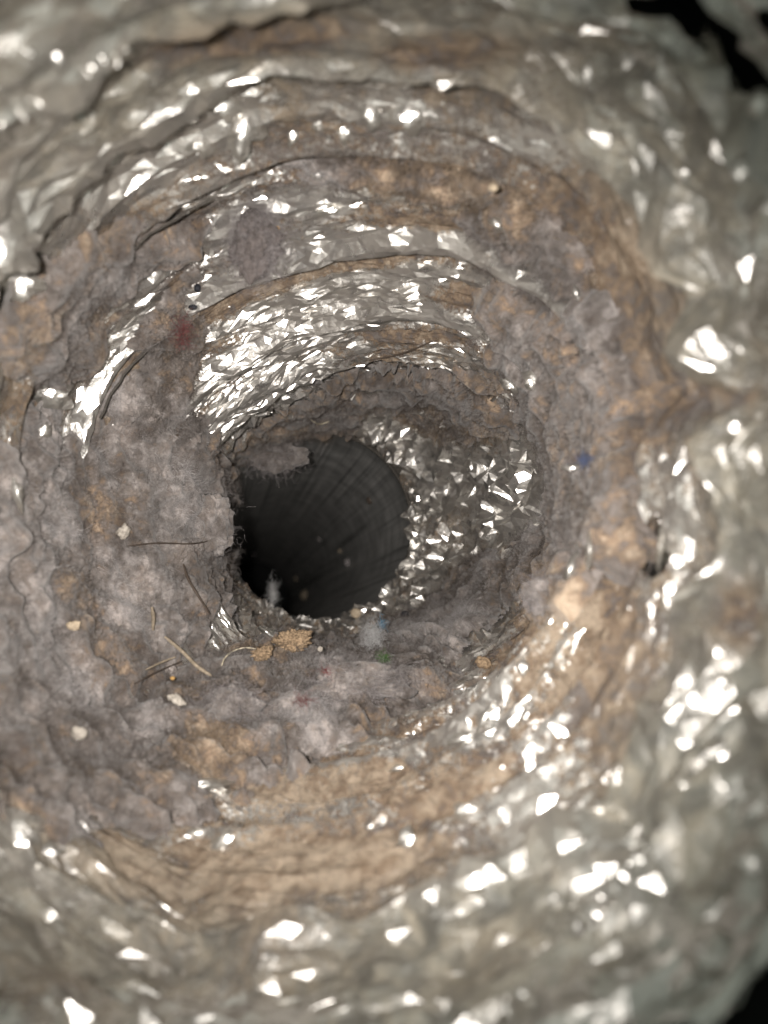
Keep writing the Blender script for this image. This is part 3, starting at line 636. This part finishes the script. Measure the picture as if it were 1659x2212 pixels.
def tuft(name, x, y, w, h, n, mat, label, cat='lint', lift=.001, r=(.00004, .00009), lenpx=(20, 50), core=None, drift=(0, 0), rough=.4, curl=.75, tone=.18):
    s = px(x, y, 1); p = at(x, y, lift); e = None
    P0 = np.array(p)+rng.normal(0, 1, (n, 3))*np.array([w*.42*s, min(w, h)*.3*s, h*.42*s])
    d0 = rng.normal(0, 1, (n, 3))+np.array([drift[0], 0, -drift[1]]); d0 /= np.linalg.norm(d0, axis=1, keepdims=True)
    fv, ff = fibres(P0, d0, np.zeros((n, 3)), rng.uniform(*lenpx, n)*s, rng.uniform(*r, n), 6, curl)
    if core is None:
        o = mesh_np(name, fv, ff, mat); tag(o, label, cat); return o
    o = blob_obj(name, p, w*s*.8, min(w, h)*.6*s, h*s*.8, core, rough*1.6, 1.3, 5, int(x)); tag(o, label, cat)
    if core == lint_m:
        me = o.data; me.attributes.new('tone', 'FLOAT', 'POINT').data.foreach_set('value', np.full(len(me.vertices), tone, np.float32))
    z = mesh_np('fuzz', fv, ff, mat, o); z['kind'] = 'stuff'; return o
tuft('lint_tuft', 545, 482, 60, 84, 3200, fuzz_m, 'dark lint tuft hanging from the upper-left ridge, yellow speck at its side', lift=.008, core=darklint_m, rough=.36, lenpx=(18, 55), r=(.00003, .00006))
tuft('lint_tuft', 590, 985, 70, 40, 900, fuzz_m, 'curled lint roll poking into the hole at its upper left', lift=.001, core=lint_m, lenpx=(20, 45))
tuft('lint_tuft', 436, 1135, 58, 84, 1300, fuzz_m, 'grey lint tongue overhanging the left edge of the hole', lift=.003, core=lint_m, lenpx=(8, 22), r=(.00002, .00005))
tuft('lint_wisp', 582, 1300, 7, 34, 420, wisp_m, 'white wisp of fluff at the lower left edge of the hole', lift=.004, lenpx=(10, 26), r=(.00002, .00004), drift=(-.2, -.9), curl=1.1)
tuft('lint_wisp', 805, 1395, 26, 44, 800, wisp_m, 'pale grey fluff tuft sticking up below the round tan crumb', lift=.003, lenpx=(10, 30), r=(.00002, .00004), drift=(0, -1.2), curl=.8)
tuft('lint_tuft', 775, 1480, 120, 45, 1200, fuzz_m, 'soft mauve lint ball on the floor heap below the pale fluff', lift=.001, core=lint_m, lenpx=(25, 60))
tuft('lint_tuft', 500, 1530, 75, 50, 900, fuzz_m, 'pale pinkish lint puff on the floor heap below the orange crumb', lift=.001, core=lint_m, lenpx=(20, 45))
tuft('lint_tuft', 1175, 1290, 38, 48, 500, fuzz_m, 'grey lint puff on the right side of the tunnel rim', lift=.002, core=lint_m, lenpx=(20, 40))
tuft('red_fluff', 388, 700, 12, 40, 140, red_m, 'dull red fluff on the mauve lint strip below the black crumbs', 'fluff', .0035, (.00003, .00006), (20, 45))
tuft('red_fluff', 706, 1488, 14, 6, 60, red_m, 'tiny red fluff on the lint heap below the hole', 'fluff', .006, (.00003, .00006), (12, 26))
tuft('red_fluff', 655, 1550, 22, 12, 70, red_m, 'dark red threads low on the floor lint heap', 'fluff', .006, (.00003, .00005), (15, 35))
tuft('blue_fluff', 1300, 1004, 9, 11, 60, blue_m, 'blue fluff on the lint of the right rim', 'fluff', .005, (.00005, .0001), (15, 35), drift=(.5, -.5))
tuft('blue_fluff', 828, 1368, 6, 14, 50, teal_m, 'light blue fluff on the floor right of the round tan crumb', 'fluff', .004, (.00004, .00007), (10, 26))
tuft('green_fluff', 832, 1450, 14, 9, 70, green_m, 'green fluff speck on the floor lint below the light blue one', 'fluff', .005, (.00004, .00007), (12, 26))
crumb('tan_crumb', 770, 1328, 17, 16, cream_m, 'round tan crumb on the lower lip of the hole', rough=.06)
crumb('black_crumb', 877, 1329, 13, 11, black_m, 'round black crumb right of the round tan crumb', rough=.08, seed=3)
crumb('black_crumb', 424, 613, 11, 13, black_m, 'upper of two black crumbs on the long bright ridge', rough=.12, seed=5, lift=.003)
crumb('black_crumb', 414, 655, 14, 9, black_m, 'lower of two black crumbs on the long bright ridge', rough=.12, seed=6, lift=.003)
crumb('orange_crumb', 628, 1396, 48, 32, orange_m, 'ragged orange-brown crumb on the lint just below the hole', rough=.85, seed=8, rot=.2, lift=.003, sub=5, freq=2.6)
crumb('orange_crumb', 565, 1420, 30, 20, orange_m, 'smaller brown crumb left of the ragged orange one', rough=.85, seed=9, rot=.3, lift=.003, sub=5, freq=2.6)
crumb('brown_crumb', 1050, 1440, 26, 18, orange_m, 'dark brown nugget on the lower right ridge', rough=.4, seed=12, rot=-.4, lift=.003, sub=4)
crumb('yellow_crumb', 597, 472, 7, 10, yellow_m, 'yellow speck on the side of the hanging dark tuft', seed=13, lift=.007)
crumb('yellow_crumb', 368, 1478, 8, 6, yellow_m, 'yellow-orange speck on the lint below the broken stalk', seed=14, lift=.005)
crumb('cream_crumb', 1075, 390, 16, 13, cream_m, 'cream nugget at the edge of the dark upper-right lint', rough=.2, seed=15, lift=.004)
crumb('cream_crumb', 690, 1418, 9, 9, white_m, 'small pale bead right of the ragged orange crumb', rough=.15, seed=16, lift=.005)
crumb('white_chip', 165, 1590, 26, 20, white_m, 'large white chip in the lower-left lint drift', 'chip', .75, None, 17, .3, .002, 3, 1.5)
crumb('white_chip', 262, 1150, 17, 24, white_m, 'white flake on the left lint mat, level with the hole', 'chip', .75, None, 20, -.4, .0022, 3, 1.6)
crumb('white_chip', 380, 1520, 26, 15, white_m, 'pale flake on the lint below the broken stalk', 'chip', .75, None, 21, -.6, .0022, 3, 1.6)
crumb('cream_crumb', 152, 1355, 22, 15, cream_m, 'cream crumb on the left lint below the white flake', rough=.7, seed=23, lift=.0022, freq=1.7)
# specks lying on the pipe wall behind the hole
def in_pipe(x, y):
    for s in np.arange(.53, 1.4, .004):
        q = np.array([(x-W0/2)*s/FPX, s, (H0/2-y)*s/FPX])
        dmin = min(np.linalg.norm(q-c_) for c_ in path)
        if s > .55 and dmin > pr*.985: return q
    return q
for q, (x, y, k, mt, lb) in enumerate([(660,1286,11,twig_m,'tan speck low inside the dark pipe'),(546,1196,8,fuzz_m,'grey speck at left inside the dark pipe'),(752,1215,9,fuzz_m,'dim grey speck right of centre inside the dark pipe'),
        (735,1190,5,twig_m,'small tan speck right of centre inside the dark pipe'),(800,1080,9,hair_m,'dim brown smudge at upper right inside the dark pipe'),(640,1250,5,twig_m,'tiny tan speck just above the low one in the pipe'),(690,1165,4,fuzz_m,'tiny grey speck near the middle of the dark pipe')]):
    p_ = in_pipe(x, y); s = p_[1]/FPX
    o = blob_obj('dust_speck', p_, k*s, k*s*.7, k*s, mt, .2, 2, 3, 40+q); tag(o, lb, 'speck', 'specks inside the dark pipe')
# stalks and hairs
def strand(name, pts, rpx, mat, label, cat, lift=.003, taper=True, group=None, jit=0, lifts=None):
    Q = []
    pts = np.array(pts, float); tt = np.linspace(0, len(pts)-1, max(8, len(pts)*5))
    xs = np.interp(tt, range(len(pts)), pts[:, 0]); ys = np.interp(tt, range(len(pts)), pts[:, 1])
    if len(pts) > 2:
        k = np.ones(5)/5; xs = np.convolve(np.pad(xs, 2, 'edge'), k, 'valid'); ys = np.convolve(np.pad(ys, 2, 'edge'), k, 'valid')
    ws = np.array([tuple(at(x, y, lift)) for x, y in zip(xs, ys)])
    ds = np.convolve(np.pad(ws[:, 1], 4, 'edge'), np.ones(9)/9, 'valid'); ds = np.minimum(ds, ws[:, 1]+.002)
    for x, y, D in zip(xs, ys, ds):
        Q.append(((x-W0/2)*D/FPX+random.uniform(-jit, jit), D, (H0/2-y)*D/FPX+random.uniform(-jit, jit)))
    n = len(Q); s = ds.mean()/FPX
    r = [rpx*s*(1-.45*abs(i/(n-1)*2-1)**2 if taper else 1)*random.uniform(.85, 1.15) for i in range(n)]
    V, Fq = tube_verts(Q, r, 7); o = mesh_np(name, V, Fq, mat); tag(o, label, cat, group); return o
strand('dry_stalk', [(352,1372),(395,1408),(425,1440),(460,1462)], 5, twig_m, 'thick broken beige stalk lying in the lint lower left of the hole', 'stalk', .005)
strand('dry_stalk', [(312,1448),(345,1432),(382,1418)], 2.6, twig_m, 'thin beige stalk crossing the thick broken one', 'stalk', .005)
strand('dry_stalk', [(328,1310),(332,1335),(330,1362)], 4.5, twig_m, 'short pale upright stalk above the thick broken one', 'stalk', .005)
strand('hair', [(270,1180),(340,1172),(420,1176),(485,1160)], 1.6, hair_m, 'dark hair lying across the left lint towards the hole', 'hair', .005)
strand('hair', [(395,1215),(405,1250),(430,1290),(455,1330)], 3, hair_m, 'dark fibre running down the lower left wall beside the hole', 'hair', .004)
strand('hair', [(668,905),(690,918),(712,910)], 1.6, pale_hair_m, 'pale bent hair on the lint roll above the hole', 'hair', .005)
strand('hair', [(478,1440),(485,1420),(505,1405),(530,1398),(555,1402)], 1.8, pale_hair_m, 'pale curved hair looping left of the brown crumb', 'hair', .006)
strand('hair', [(285,1480),(340,1450),(400,1425)], 1.4, hair_m, 'dark hair crossing the lint under the stalks', 'hair', .006)
strand('hair', [(790,780),(870,765),(940,735)], 2, hair_m, 'dark thread along the rim at the top of the tunnel', 'hair', .003)

# ------------------------------------------------------------------ dark backdrop ring added behind the duct
ang = np.linspace(0, 2*np.pi, 97)[:-1]
ri = [.14, .9]; V = [(math.cos(a)*r_, .30, math.sin(a)*r_) for r_ in ri for a in ang]
Fq = [(j, (j+1) % 96, 96+(j+1) % 96, 96+j) for j in range(96)]
structure(mesh_np('wall', V, Fq, backing_m))  # backdrop sheet, added so gaps at the corners stay black
